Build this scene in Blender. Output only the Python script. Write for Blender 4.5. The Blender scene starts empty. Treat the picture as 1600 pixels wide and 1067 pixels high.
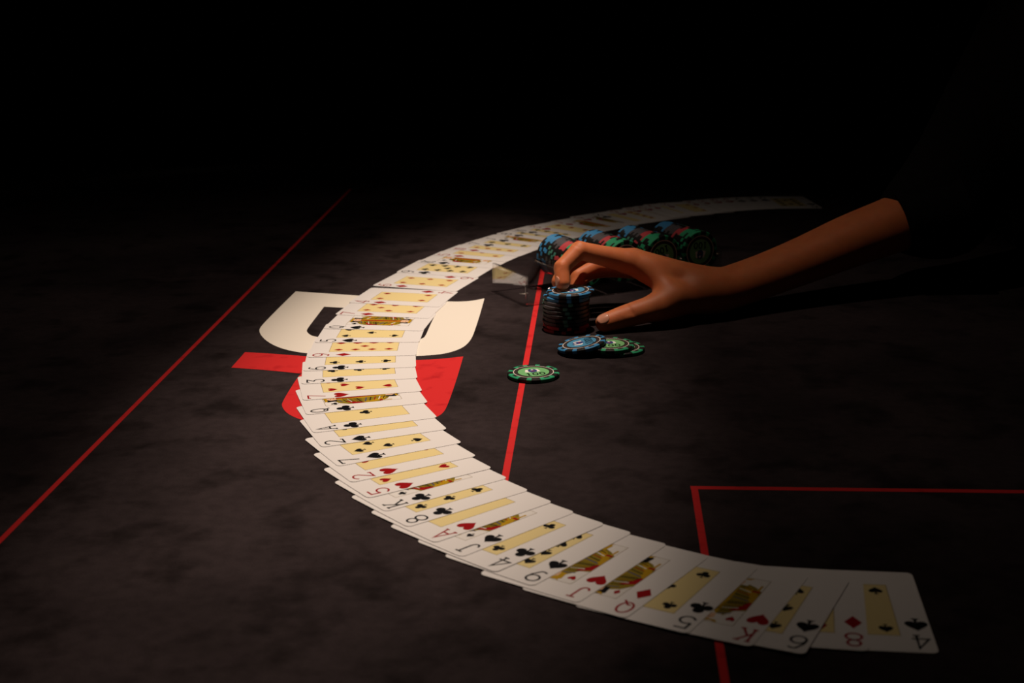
import bpy, bmesh, math, random
import numpy as np
from mathutils import Matrix, Vector
random.seed(7)
rng = np.random.default_rng(7)
S = bpy.context.scene
C = S.collection
TZ = 0.75                      # height of the playing surface
MM = 0.001

# ------------------------------------------------------------------ camera
cam_d = bpy.data.cameras.new('camera')
cam = bpy.data.objects.new('camera', cam_d)
C.objects.link(cam)
S.camera = cam
cam_d.sensor_width = 36
cam_d.lens = 50
cam_d.clip_start = 0.01
cam_d.clip_end = 50
PITCH, ROLL = 0.272795, -0.01474
cam.matrix_world = (Matrix.Translation((0, 0, TZ + 0.31973)) @ Matrix.Rotation(math.pi/2 - PITCH, 4, 'X') @ Matrix.Rotation(ROLL, 4, 'Z'))
cam_d.dof.use_dof = True
cam_d.dof.focus_distance = 1.06
cam_d.dof.aperture_fstop = 13

# ------------------------------------------------------------------ world, lights, exposure
w = bpy.data.worlds.new('world')
S.world = w
w.use_nodes = True
w.node_tree.nodes['Background'].inputs[0].default_value = (0.5, 0.45, 0.6, 1)
w.node_tree.nodes['Background'].inputs[1].default_value = 0.0004
S.view_settings.view_transform = 'Standard'
S.view_settings.look = 'None'
S.view_settings.exposure = 0
S.view_settings.gamma = 1
S.view_settings.use_curve_mapping = False
S.cycles.max_bounces = 16
S.cycles.transparent_max_bounces = 40
S.cycles.use_denoising = True

WARM = (1.0, 0.80, 0.64)
def spot(name, pos, target, half, blend, power, radius, sx, phi):
    d = bpy.data.lights.new(name, 'SPOT')
    o = bpy.data.objects.new(name, d)
    C.objects.link(o)
    z = (Vector(pos) - Vector(target)).normalized()
    x = Vector((math.cos(phi), math.sin(phi), 0)); x = (x - z*x.dot(z)).normalized()
    y = z.cross(x)
    m = Matrix((x, y, z)).transposed().to_4x4()
    m.translation = pos
    o.matrix_world = m @ Matrix.Diagonal((sx, 1, 1, 1))       # an oval beam, long along the table
    d.spot_size = 2*half
    d.spot_blend = blend
    d.energy = power
    d.color = WARM
    d.shadow_soft_size = radius
    return o
LP = (0.055, 1.215, TZ + 1.0)
spot('table_lamp_beam', LP, (-0.069, 1.068, TZ), 0.672, 0.97, 41.5, 0.010, 0.298, -0.071)
spot('table_lamp_spill', LP, (-0.181, 1.075, TZ), 0.921, 1.0, 5.0, 0.010, 0.832, -0.895)

# ------------------------------------------------------------------ materials
def mat(name, col, rough=0.5, spec=0.5, noise=None, bump=None, **kw):
    m = bpy.data.materials.new(name)
    m.use_nodes = True
    nt = m.node_tree
    b = nt.nodes['Principled BSDF']
    b.inputs['Base Color'].default_value = (*col, 1)
    b.inputs['Roughness'].default_value = rough
    b.inputs['Specular IOR Level'].default_value = spec
    for k, v in kw.items():
        b.inputs[k].default_value = v
    tc = nt.nodes.new('ShaderNodeTexCoord')
    if noise:                   # (scale, second colour, lo, hi)
        sc, c2, lo, hi = noise
        n = nt.nodes.new('ShaderNodeTexNoise')
        n.inputs['Scale'].default_value = sc
        n.inputs['Detail'].default_value = 5
        r = nt.nodes.new('ShaderNodeValToRGB')
        r.color_ramp.elements[0].position = lo
        r.color_ramp.elements[1].position = hi
        r.color_ramp.elements[0].color = (*c2, 1)
        r.color_ramp.elements[1].color = (*col, 1)
        nt.links.new(tc.outputs['Object'], n.inputs['Vector'])
        nt.links.new(n.outputs['Fac'], r.inputs['Fac'])
        nt.links.new(r.outputs['Color'], b.inputs['Base Color'])
    if bump:                    # (scale, strength, distance)
        n2 = nt.nodes.new('ShaderNodeTexNoise')
        n2.inputs['Scale'].default_value = bump[0]
        n2.inputs['Detail'].default_value = 3
        bp = nt.nodes.new('ShaderNodeBump')
        bp.inputs['Strength'].default_value = bump[1]
        bp.inputs['Distance'].default_value = bump[2]
        nt.links.new(tc.outputs['Object'], n2.inputs['Vector'])
        nt.links.new(n2.outputs['Fac'], bp.inputs['Height'])
        nt.links.new(bp.outputs['Normal'], b.inputs['Normal'])
    return m

M = {}
M['felt'] = mat('suede_cloth', (0.054, 0.040, 0.043), 0.95, 0.05, noise=(30, (0.026, 0.019, 0.020), 0.30, 0.49), bump=(900, 0.5, 0.0006))
NAP = (1.84, -1.1, -2.11)
def suede(m):               # nap brushed light and dark in broad patches, plus a fine fibre speckle
    nt = m.node_tree; N = nt.nodes; b = N['Principled BSDF']
    old = b.inputs['Base Color'].links[0].from_socket
    tc = next(n for n in N if n.type == 'TEX_COORD')
    mp = N.new('ShaderNodeMapping'); mp.inputs['Location'].default_value = NAP
    nt.links.new(tc.outputs['Object'], mp.inputs['Vector'])
    def layer(prev, scale, lo, hi, dark):
        t = N.new('ShaderNodeTexNoise'); t.inputs['Scale'].default_value = scale; t.inputs['Detail'].default_value = 3
        r = N.new('ShaderNodeMapRange'); r.inputs['From Min'].default_value = lo; r.inputs['From Max'].default_value = hi; r.inputs['To Min'].default_value = dark
        x = N.new('ShaderNodeMix'); x.data_type = 'RGBA'; x.blend_type = 'MULTIPLY'; x.inputs['Factor'].default_value = 1
        nt.links.new(mp.outputs['Vector'], t.inputs['Vector']); nt.links.new(t.outputs['Fac'], r.inputs['Value'])
        nt.links.new(prev, x.inputs['A']); nt.links.new(r.outputs['Result'], x.inputs['B'])
        return x.outputs['Result']
    p = layer(old, 5, 0.36, 0.62, 0.62)
    p = layer(p, 14, 0.35, 0.60, 0.80)
    p = layer(p, 130, 0.30, 0.62, 0.80)
    p = layer(p, 1100, 0.25, 0.75, 0.72)
    nt.links.new(p, b.inputs['Base Color'])
suede(M['felt'])
M['print_white'] = mat('cream_print', (0.85, 0.80, 0.72), 0.9, 0.1, bump=(900, 0.2, 0.0003))
M['print_red'] = mat('red_print', (0.66, 0.028, 0.03), 0.9, 0.1, noise=(60, (0.50, 0.016, 0.02), 0.3, 0.45), bump=(900, 0.3, 0.0003))
M['rail'] = mat('black_leather', (0.008, 0.007, 0.007), 0.45, 0.4, bump=(300, 0.3, 0.0006))
M['dark_wood'] = mat('dark_wood', (0.02, 0.012, 0.008), 0.5, 0.3, noise=(12, (0.012, 0.007, 0.005), 0.3, 0.7))
M['card'] = mat('card_stock', (0.82, 0.80, 0.80), 0.6, 0.2, bump=(2500, 0.04, 0.0001))
M['ink_yellow'] = mat('yellow_ink', (0.82, 0.68, 0.33), 0.7, 0.04)
M['ink_red'] = mat('red_ink', (0.33, 0.006, 0.009), 0.7, 0.04)
M['ink_black'] = mat('black_ink', (0.006, 0.006, 0.008), 0.7, 0.04)
M['ink_gold'] = mat('gold_ink', (0.50, 0.30, 0.012), 0.7, 0.04)
M['ink_olive'] = mat('olive_ink', (0.27, 0.20, 0.02), 0.7, 0.04)
M['ink_line'] = mat('grey_line_ink', (0.22, 0.15, 0.06), 0.7, 0.04)
M['ink_white'] = mat('white_ink', (0.80, 0.78, 0.76), 0.7, 0.04)
M['ink_flesh'] = mat('flesh_ink', (0.78, 0.50, 0.32), 0.7, 0.04)
M['ink_blue'] = mat('blue_ink', (0.04, 0.06, 0.20), 0.7, 0.04)
M['chip_black'] = mat('chip_black_clay', (0.011, 0.010, 0.010), 0.45, 0.25)
M['chip_brown'] = mat('chip_dark_ring', (0.035, 0.024, 0.022), 0.5, 0.3)
M['chip_white'] = mat('chip_white_print', (0.75, 0.66, 0.60), 0.4, 0.3)
CHIPCOL = {'blue': (0.045, 0.24, 0.50), 'green': (0.03, 0.36, 0.17), 'red': (0.52, 0.06, 0.075), 'grey': (0.085, 0.078, 0.088)}
LABCOL = {'blue': (0.07, 0.28, 0.48), 'green': (0.19, 0.50, 0.20), 'red': (0.45, 0.04, 0.05), 'grey': (0.10, 0.10, 0.11)}
for k in CHIPCOL:
    M['spot_' + k] = mat('chip_spot_' + k, CHIPCOL[k], 0.45, 0.25)
    M['label_' + k] = mat('chip_label_' + k, LABCOL[k], 0.4, 0.35)
M['spot_teal'] = mat('chip_spot_teal', (0.06, 0.22, 0.17), 0.42, 0.4)
M['skin'] = mat('skin', (0.66, 0.20, 0.076), 0.52, 0.32, noise=(90, (0.61, 0.172, 0.065), 0.3, 0.6), bump=(700, 0.12, 0.0006))
M['skin'].node_tree.nodes['Principled BSDF'].inputs['Subsurface Weight'].default_value = 0.45
M['skin'].node_tree.nodes['Principled BSDF'].inputs['Subsurface Radius'].default_value = (0.006, 0.002, 0.001)
M['nail'] = mat('fingernail', (0.66, 0.30, 0.20), 0.22, 0.5)
M['black_cloth'] = mat('black_cloth', (0.006, 0.0055, 0.006), 0.95, 0.1, bump=(600, 0.4, 0.0005))
M['hair'] = mat('dark_hair', (0.012, 0.008, 0.006), 0.6, 0.3, bump=(200, 0.6, 0.002))
M['wall'] = mat('dark_wall_paint', (0.02, 0.016, 0.02), 0.9, 0.1, noise=(3, (0.015, 0.012, 0.015), 0.3, 0.7))
M['floor'] = mat('dark_carpet', (0.015, 0.012, 0.014), 0.95, 0.1, noise=(25, (0.010, 0.008, 0.010), 0.3, 0.7), bump=(500, 0.5, 0.002))
M['metal'] = mat('dark_metal', (0.03, 0.03, 0.035), 0.4, 0.5, Metallic=1.0)

def acrylic(r0=0.035):      # thin clear sheet: lets light straight through, mirrors by Fresnel
    m = bpy.data.materials.new('clear_acrylic')
    m.use_nodes = True
    nt = m.node_tree; N = nt.nodes
    N.remove(N['Principled BSDF'])
    t = N.new('ShaderNodeBsdfTransparent'); t.inputs['Color'].default_value = (0.985, 0.98, 0.98, 1)
    g = N.new('ShaderNodeBsdfGlossy'); g.inputs['Roughness'].default_value = 0.03
    lw = N.new('ShaderNodeLayerWeight'); lw.inputs['Blend'].default_value = 0.5
    pw = N.new('ShaderNodeMath'); pw.operation = 'POWER'; pw.inputs[1].default_value = 5
    f = N.new('ShaderNodeMapRange'); f.inputs['To Min'].default_value = r0
    nt.links.new(lw.outputs['Facing'], pw.inputs[0]); nt.links.new(pw.outputs[0], f.inputs['Value'])
    x = N.new('ShaderNodeMixShader')
    nt.links.new(f.outputs[0], x.inputs[0]); nt.links.new(t.outputs[0], x.inputs[1]); nt.links.new(g.outputs[0], x.inputs[2])
    nt.links.new(x.outputs[0], N['Material Output'].inputs['Surface'])
    return m
M['acrylic'] = acrylic()
M['acrylic_polished'] = acrylic(0.2)
def emit(name, col, st):
    m = bpy.data.materials.new(name)
    m.use_nodes = True
    b = m.node_tree.nodes['Principled BSDF']
    b.inputs['Base Color'].default_value = (*col, 1)
    b.inputs['Emission Color'].default_value = (*col, 1)
    b.inputs['Emission Strength'].default_value = st
    return m
M['led'] = emit('violet_led', (0.30, 0.25, 0.75), 0.035)

# ------------------------------------------------------------------ helpers
def obj(name, me, parent=None, loc=None):
    o = bpy.data.objects.new(name, me)
    C.objects.link(o)
    if parent is not None:
        o.parent = parent
    if loc is not None:
        o.location = loc
    return o
def tag(o, label, cat, group=None, kind=None):
    o['label'] = label
    o['category'] = cat
    if group: o['group'] = group
    if kind: o['kind'] = kind
    return o
def bm_mesh(name, bm, mats, smooth=False):
    me = bpy.data.meshes.new(name)
    bm.to_mesh(me)
    bm.free()
    for m in mats: me.materials.append(M[m])
    if smooth:
        for p in me.polygons: p.use_smooth = True
    return me
def box(bm, lo, hi, mi=0):
    v = [bm.verts.new((x, y, z)) for x in (lo[0], hi[0]) for y in (lo[1], hi[1]) for z in (lo[2], hi[2])]
    for q in ((0, 1, 3, 2), (4, 6, 7, 5), (0, 4, 5, 1), (2, 3, 7, 6), (0, 2, 6, 4), (1, 5, 7, 3)):
        f = bm.faces.new([v[i] for i in q]); f.material_index = mi
def flat(bm, pts, z, mi):
    f = bm.faces.new([bm.verts.new((p[0], p[1], z)) for p in pts])
    f.material_index = mi
    f.normal_update()
    if f.normal.z < 0: f.normal_flip()
    return f
def prism(bm, pts, z0, z1, mi=0):
    a = [bm.verts.new((p[0], p[1], z0)) for p in pts]
    b = [bm.verts.new((p[0], p[1], z1)) for p in pts]
    n = len(pts)
    bm.faces.new(a[::-1]).material_index = mi
    bm.faces.new(b).material_index = mi
    for i in range(n):
        bm.faces.new((a[i], a[(i+1) % n], b[(i+1) % n], b[i])).material_index = mi
def lathe(bm, prof, n, mi=0):
    rings = []
    for r, z in prof:
        rings.append([bm.verts.new((r*math.cos(2*math.pi*k/n), r*math.sin(2*math.pi*k/n), z)) for k in range(n)])
    for a, b in zip(rings, rings[1:]):
        for k in range(n):
            bm.faces.new((a[k], a[(k+1) % n], b[(k+1) % n], b[k])).material_index = mi
    bm.faces.new(rings[0][::-1]).material_index = mi
    bm.faces.new(rings[-1]).material_index = mi
def tube_y(bm, a, b, r, n=12, mi=0):
    a, b = Vector(a), Vector(b)
    q = (b-a).to_track_quat('Z', 'Y').to_matrix()
    A = [bm.verts.new(a + q @ Vector((r*math.cos(2*math.pi*k/n), r*math.sin(2*math.pi*k/n), 0))) for k in range(n)]
    B = [bm.verts.new(b + q @ Vector((r*math.cos(2*math.pi*k/n), r*math.sin(2*math.pi*k/n), 0))) for k in range(n)]
    for k in range(n):
        bm.faces.new((A[k], A[(k+1) % n], B[(k+1) % n], B[k])).material_index = mi
    bm.faces.new(A[::-1]).material_index = mi
    bm.faces.new(B).material_index = mi
def rrect(x0, y0, x1, y1, r, n=6):
    pts = []
    for cx, cy, a0 in ((x1-r, y1-r, 0), (x0+r, y1-r, 90), (x0+r, y0+r, 180), (x1-r, y0+r, 270)):
        for k in range(n+1):
            a = math.radians(a0 + 90*k/n)
            pts.append((cx + r*math.cos(a), cy + r*math.sin(a)))
    return pts

# ------------------------------------------------------------------ room
def struct(name, lo, hi, m):
    bm = bmesh.new(); box(bm, lo, hi)
    o = obj(name, bm_mesh(name, bm, [m]))
    o['kind'] = 'structure'
    return o
struct('floor', (-3, -2, -0.05), (3.2, 4.6, 0), 'floor')
struct('ceiling', (-3, -2, 2.8), (3.2, 4.6, 2.85), 'wall')
struct('wall_back', (-3, 4.5, 0), (3.2, 4.6, 2.8), 'wall')
struct('wall_left', (-3.1, -2, 0), (-3, 4.6, 2.8), 'wall')
struct('wall_right', (3.2, -2, 0), (3.3, 4.6, 2.8), 'wall')
struct('baseboard_back', (-3, 4.485, 0), (3.2, 4.5, 0.1), 'dark_wood')

# ------------------------------------------------------------------ poker table
YAW = math.radians(-3.72)      # printed lines run along the table's long axis
RY = Matrix.Rotation(YAW, 3, 'Z')
RYI = RY.inverted()
table = obj('poker_table', None)
table.location = (0, 0, 0)
tag(table, 'large poker table in charcoal suede with red lines and a cream and red emblem', 'table')
X0, X1, Y0, Y1, CR = -0.80, 0.44, 0.12, 2.01, 0.40
def tp(p): return (RY @ Vector((p[0], p[1], 0)))
outline = [tp(p) for p in rrect(X0, Y0, X1, Y1, CR, 16)]
bm = bmesh.new()
prism(bm, [(p.x, p.y) for p in outline], TZ-0.02, TZ)
obj('cloth_top', bm_mesh('cloth_top', bm, ['felt']), table)
# padded rail swept round the cloth
bm = bmesh.new()
prof = [(0.0, -0.02), (0.0, 0.012), (0.008, 0.026), (0.03, 0.036), (0.06, 0.037), (0.088, 0.026), (0.10, 0.0), (0.095, -0.05), (0.0, -0.05)]
base = rrect(X0, Y0, X1, Y1, CR, 16)
rings = []
for i, p in enumerate(base):
    a, b = Vector(base[i-1]), Vector(base[(i+1) % len(base)])
    t = (b-a).normalized(); nrm = Vector((t.y, -t.x))
    ring = []
    for d, z in prof:
        q = tp((p[0] + nrm.x*d, p[1] + nrm.y*d))
        ring.append(bm.verts.new((q.x, q.y, TZ + z)))
    rings.append(ring)
for i in range(len(rings)):
    a, b = rings[i], rings[(i+1) % len(rings)]
    for k in range(len(prof)):
        bm.faces.new((a[k], b[k], b[(k+1) % len(prof)], a[(k+1) % len(prof)]))
bmesh.ops.recalc_face_normals(bm, faces=bm.faces)
obj('padded_rail', bm_mesh('padded_rail', bm, ['rail'], True), table)
bm = bmesh.new()
prism(bm, [tuple(tp(p))[:2] for p in rrect(X0+0.12, Y0+0.12, X1-0.12, Y1-0.12, 0.3, 8)], TZ-0.10, TZ-0.02)
obj('apron', bm_mesh('apron', bm, ['dark_wood']), table)
for lx in (X0+0.30, X1-0.30):
    for ly in (Y0+0.35, Y1-0.35):
        bm = bmesh.new(); p = tp((lx, ly))
        lathe(bm, [(0.030, 0), (0.032, 0.02), (0.025, 0.05), (0.035, TZ-0.11), (0.05, TZ-0.10)], 16)
        o = obj('leg', bm_mesh('leg', bm, ['dark_wood'], True), table, (p.x, p.y, 0))
# printed marks
def decal(name, outer, m, hole=None, z1=0.00015):
    bm = bmesh.new()
    def loop(pts):
        v = [bm.verts.new((p[0]*MM, p[1]*MM, TZ + z1)) for p in pts]
        return [bm.edges.new((v[i], v[(i+1) % len(v)])) for i in range(len(v))]
    e = loop(outer) + (loop(hole) if hole else [])
    r = bmesh.ops.triangle_fill(bm, use_beauty=True, use_dissolve=False, edges=e)
    fs = [g for g in bm.faces]
    for f in fs:
        f.normal_update()
        if f.normal.z < 0: f.normal_flip()
    ext = bmesh.ops.extrude_face_region(bm, geom=fs)
    for g in ext['geom']:
        if isinstance(g, bmesh.types.BMVert): g.co.z -= z1
    bmesh.ops.recalc_face_normals(bm, faces=bm.faces)
    return obj(name, bm_mesh(name, bm, [m]), table)
def smooth_poly(pts, keep, it=2):
    # round the soft corners, leave the listed sharp ones
    P = [Vector(p) for p in pts]; K = [i in keep for i in range(len(P))]
    for _ in range(it):
        N, NK = [], []
        for i in range(len(P)):
            a, b = P[i], P[(i+1) % len(P)]
            if K[i]:
                N.append(a); NK.append(True)
            else:
                N.append(a*0.75 + (P[i-1])*0.25) if False else N.append(a.lerp(b, 0.0)); NK.append(False)
            N.append(a.lerp(b, 0.5)); NK.append(False)
        Q = []
        for i in range(len(N)):
            Q.append(N[i] if NK[i] else N[i-1]*0.25 + N[i]*0.5 + N[(i+1) % len(N)]*0.25)
        P, K = Q, NK
    return [(p.x, p.y) for p in P]
W_OUT = [[-207.6, 1332.7], [-183.2, 1324.6], [-164.1, 1318.3], [-145.1, 1312.0], [-101.5, 1296.7], [-60.7, 1283.6], [-45.8, 1282.2], [-35.2, 1285.2], [-25.2, 1293.8], [-28.7, 1225.9], [-31.4, 1186.6], [-33.0, 1161.8], [-35.8, 1141.8], [-40.1, 1126.5], [-47.1, 1115.4], [-57.2, 1106.5], [-75.1, 1102.8], [-103.5, 1102.5], [-135.0, 1106.9], [-161.7, 1113.0], [-177.3, 1120.4], [-190.4, 1130.7], [-202.6, 1147.0], [-212.2, 1166.6], [-217.9, 1184.5], [-219.5, 1195.1], [-219.4, 1210.3], [-213.0, 1278.9]]
W_HOLE = [[-172.6, 1270.9], [-154.6, 1265.8], [-116.1, 1255.2], [-68.1, 1238.4], [-71.3, 1199.6], [-73.2, 1163.0], [-75.0, 1157.0], [-78.0, 1152.1], [-107.3, 1148.7], [-140.4, 1156.5], [-166.3, 1165.1], [-172.1, 1171.5], [-176.5, 1182.2], [-177.8, 1189.6], [-176.6, 1210.0]]
RED = [[-219.1, 1122.1], [-193.4, 1115.6], [-166.1, 1106.7], [-134.0, 1097.6], [-102.7, 1093.3], [-76.4, 1091.0], [-56.6, 1093.6], [-39.4, 1100.0], [-41.9, 1050.7], [-44.7, 1006.8], [-47.5, 969.2], [-49.7, 956.3], [-53.4, 948.0], [-71.3, 926.8], [-106.6, 927.1], [-134.0, 935.1], [-148.4, 946.1], [-157.0, 955.6], [-163.1, 965.9], [-167.4, 979.2], [-168.1, 986.7], [-167.5, 1011.2], [-165.6, 1051.8], [-164.0, 1058.5], [-191.2, 1069.4], [-222.2, 1078.0]]
decal('emblem_cream_part', smooth_poly(W_OUT, (0, 8)), 'print_white', smooth_poly(W_HOLE, (0, 3)))
decal('emblem_red_part', smooth_poly(RED, (0, 7, 23, 25)), 'print_red')
def line(name, a, b, wd):
    a, b = Vector(a), Vector(b); d = (b-a).normalized(); n = Vector((-d.y, d.x))*wd/2
    decal(name, [a+n, a-n, b-n, b+n], 'print_red')
dA = Vector((61.6, 1003.9)).normalized()
line('printed_line', Vector((-289.9, 742)) - dA*480, Vector((-228.3, 1745.9)) + dA*180, 3.6)
line('printed_line', (-7.2, 803), (45.5, 1613), 4.5)
line('printed_line', (78.6, 360), (109.2, 804.6), 4.1)
line('printed_line', (107.1, 807.4), (430, 783.5), 5.2)

# ------------------------------------------------------------------ playing cards
# glyph strokes in an 8 x 14 box (x right, y up)
def arc(cx, cy, rx, ry, a0, a1, n=14):
    return [(cx + rx*math.cos(math.radians(a0+(a1-a0)*k/n)), cy + ry*math.sin(math.radians(a0+(a1-a0)*k/n))) for k in range(n+1)]
GLY = {
 'A': [[(0.6, 0.4), (4, 13.6), (7.4, 0.4)], [(1.9, 4.6), (6.1, 4.6)], [(-0.6, 0.4), (2.0, 0.4)], [(6.0, 0.4), (8.6, 0.4)]],
 '2': [arc(4, 10.3, 3.5, 3.3, 165, -35, 12) + [(0.6, 0.6), (7.6, 0.6), (7.8, 2.2)]],
 '3': [[(0.7, 11.6), (0.9, 13.4), (7.2, 13.4), (3.2, 8.2)] + arc(3.7, 4.2, 3.7, 3.9, 95, -160, 14)],
 '4': [[(5.6, 0.4), (5.6, 13.6), (0.2, 3.8), (8, 3.8)], [(4.0, 0.4), (7.2, 0.4)]],
 '5': [[(7.2, 13.4), (1.4, 13.4), (1.1, 7.9)] + arc(3.9, 4.3, 3.7, 3.9, 130, -160, 16)],
 '6': [[(6.9, 12.4)] + arc(4.6, 9.9, 3.6, 3.6, 60, 110, 4) + [(0.8, 8.0)] + arc(4, 4.2, 3.6, 3.8, 170, 530, 24)],
 '7': [[(0.4, 11.6), (0.5, 13.4), (7.7, 13.4), (3.4, 0.4)]],
 '8': [arc(4, 10.4, 3.0, 3.1, -90, 270, 20), arc(4, 3.8, 3.7, 3.4, 90, 450, 22)],
 '9': [[(1.1, 1.6)] + arc(3.4, 4.1, 3.6, 3.6, 240, 290, 4) + [(7.2, 6.0)] + arc(4, 9.8, 3.6, 3.8, -10, 350, 24)],
 '10': [[(0.2, 11.5), (1.4, 13.4), (1.4, 0.4)], arc(5.4, 7, 2.5, 6.5, 0, 360, 24)],
 'J': [[(3.0, 13.4), (7.6, 13.4)], [(5.4, 13.4), (5.4, 4.2)] + arc(3.1, 3.6, 2.3, 3.2, 0, -170, 12)],
 'Q': [arc(4, 7.4, 3.6, 6.2, 0, 360, 28), [(2.6, 3.8), (4.4, 4.0), (7.9, -0.4)]],
 'K': [[(1.4, 0.4), (1.4, 13.6)], [(1.4, 5.0), (6.9, 13.4)], [(3.2, 7.8), (7.2, 0.4)], [(0.1, 0.4), (2.7, 0.4)], [(0.1, 13.6), (2.7, 13.6)], [(5.4, 13.4), (8.2, 13.4)], [(5.8, 0.4), (8.5, 0.4)]],
 '0': [arc(4, 7, 3.4, 6.3, 0, 360, 24)], '1': [[(2, 11), (4.4, 13.4), (4.4, 0.4)], [(2, 0.4), (6.8, 0.4)]],
}
def stroke(bm, pts, wd, xf, z, mi):
    P = [Vector(p) for p in pts]
    closed = (P[0]-P[-1]).length < 1e-4
    if closed: P = P[:-1]
    n = len(P); L, R = [], []
    for i in range(n):
        if closed: a, b = P[i-1], P[(i+1) % n]
        else: a, b = P[max(i-1, 0)], P[min(i+1, n-1)]
        d1 = (P[i]-a) if (P[i]-a).length > 1e-6 else (b-P[i])
        d2 = (b-P[i]) if (b-P[i]).length > 1e-6 else d1
        d1 = d1.normalized(); d2 = d2.normalized()
        t = d1 + d2
        t = t.normalized() if t.length > 1e-3 else d1
        nn = Vector((-t.y, t.x)); c = max(0.35, nn.dot(Vector((-d1.y, d1.x))))
        L.append(P[i] + nn*wd/2/c); R.append(P[i] - nn*wd/2/c)
    vl = [bm.verts.new((*xf(p), z)) for p in L]; vr = [bm.verts.new((*xf(p), z)) for p in R]
    rngi = range(n) if closed else range(n-1)
    for i in rngi:
        j = (i+1) % n
        f = bm.faces.new((vl[i], vr[i], vr[j], vl[j])); f.material_index = mi
# suit outlines centred in a box of height 1 (y up), width about 0.85
def suit_polys(s):
    if s == 'D': return [[(0, 0.52), (0.34, 0), (0, -0.52), (-0.34, 0)]]
    if s == 'H':
        pts = []
        for k in range(28):
            t = 2*math.pi*k/28
            pts.append((0.44*math.sin(t)**3*1.0, (0.40*math.cos(t) - 0.16*math.cos(2*t) - 0.06*math.cos(3*t) - 0.02*math.cos(4*t))*1.05 + 0.05))
        return [pts]
    if s == 'S':
        body = []
        for k in range(28):
            t = 2*math.pi*k/28
            body.append((0.44*math.sin(t)**3, -(0.36*math.cos(t) - 0.15*math.cos(2*t) - 0.06*math.cos(3*t) - 0.02*math.cos(4*t)) + 0.08))
        return [body, [(-0.05, -0.1), (0.05, -0.1), (0.06, -0.36), (0.17, -0.5), (-0.17, -0.5), (-0.06, -0.36)]]
    circ = lambda cx, cy, r: [(cx + r*math.cos(2*math.pi*k/16), cy + r*math.sin(2*math.pi*k/16)) for k in range(16)]
    return [circ(0, 0.27, 0.23), circ(-0.25, -0.07, 0.23), circ(0.25, -0.07, 0.23), [(-0.09, 0.12), (0.09, 0.12), (0.12, -0.1), (-0.12, -0.1)],
            [(-0.045, 0), (0.045, 0), (0.05, -0.36), (0.16, -0.5), (-0.16, -0.5), (-0.05, -0.36)]]
CW, CL, CT = 63.0, 88.0, 0.30     # card width, length and thickness in mm
CARD_OUT = rrect(0, 0, CL, CW, 3.4, 6)
def card_body():
    bm = bmesh.new()
    prism(bm, [(p[0]*MM, p[1]*MM) for p in CARD_OUT], -CT*MM, 0)
    return bm_mesh('playing_card', bm, ['card'])
BODY = card_body()
Z1, Z2, Z3 = 0.02*MM, 0.035*MM, 0.05*MM
# portrait coordinates (x right, y up) to card local: u runs along the long side from the top, v across from the left edge
def pc(x, y): return ((CL-y)*MM, x*MM)
def put_suit(bm, s, cx, cy, h, mi, flip=False, z=Z2):
    k = -1 if flip else 1
    for i, poly in enumerate(suit_polys(s)):
        flat(bm, [pc(cx + k*px*h, cy + k*py*h) for px, py in poly], z + i*0.003*MM, mi)
INK = ['card', 'ink_yellow', 'ink_red', 'ink_black', 'ink_gold', 'ink_olive', 'ink_line', 'ink_white', 'ink_flesh', 'ink_blue']
def pip_layout(r):
    xl, xr, xm = 21.3, 41.7, 31.5
    y4 = [64.5, 50.8, 37.2, 23.5]; y3 = [64.5, 44, 23.5]
    if r == 'A': return [(xm, 44)]
    n = int(r); L = []
    if n in (2, 3): L += [(xm, 64.5), (xm, 23.5)] + ([(xm, 44)] if n == 3 else [])
    if n in (4, 5): L += [(x, y) for x in (xl, xr) for y in (64.5, 23.5)] + ([(xm, 44)] if n == 5 else [])
    if n in (6, 7, 8): L += [(x, y) for x in (xl, xr) for y in y3]
    if n in (7, 8): L.append((xm, 54.3))
    if n == 8: L.append((xm, 33.7))
    if n in (9, 10): L += [(x, y) for x in (xl, xr) for y in y4]
    if n == 9: L.append((xm, 44))
    if n == 10: L += [(xm, 57.6), (xm, 30.4)]
    return L
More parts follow.
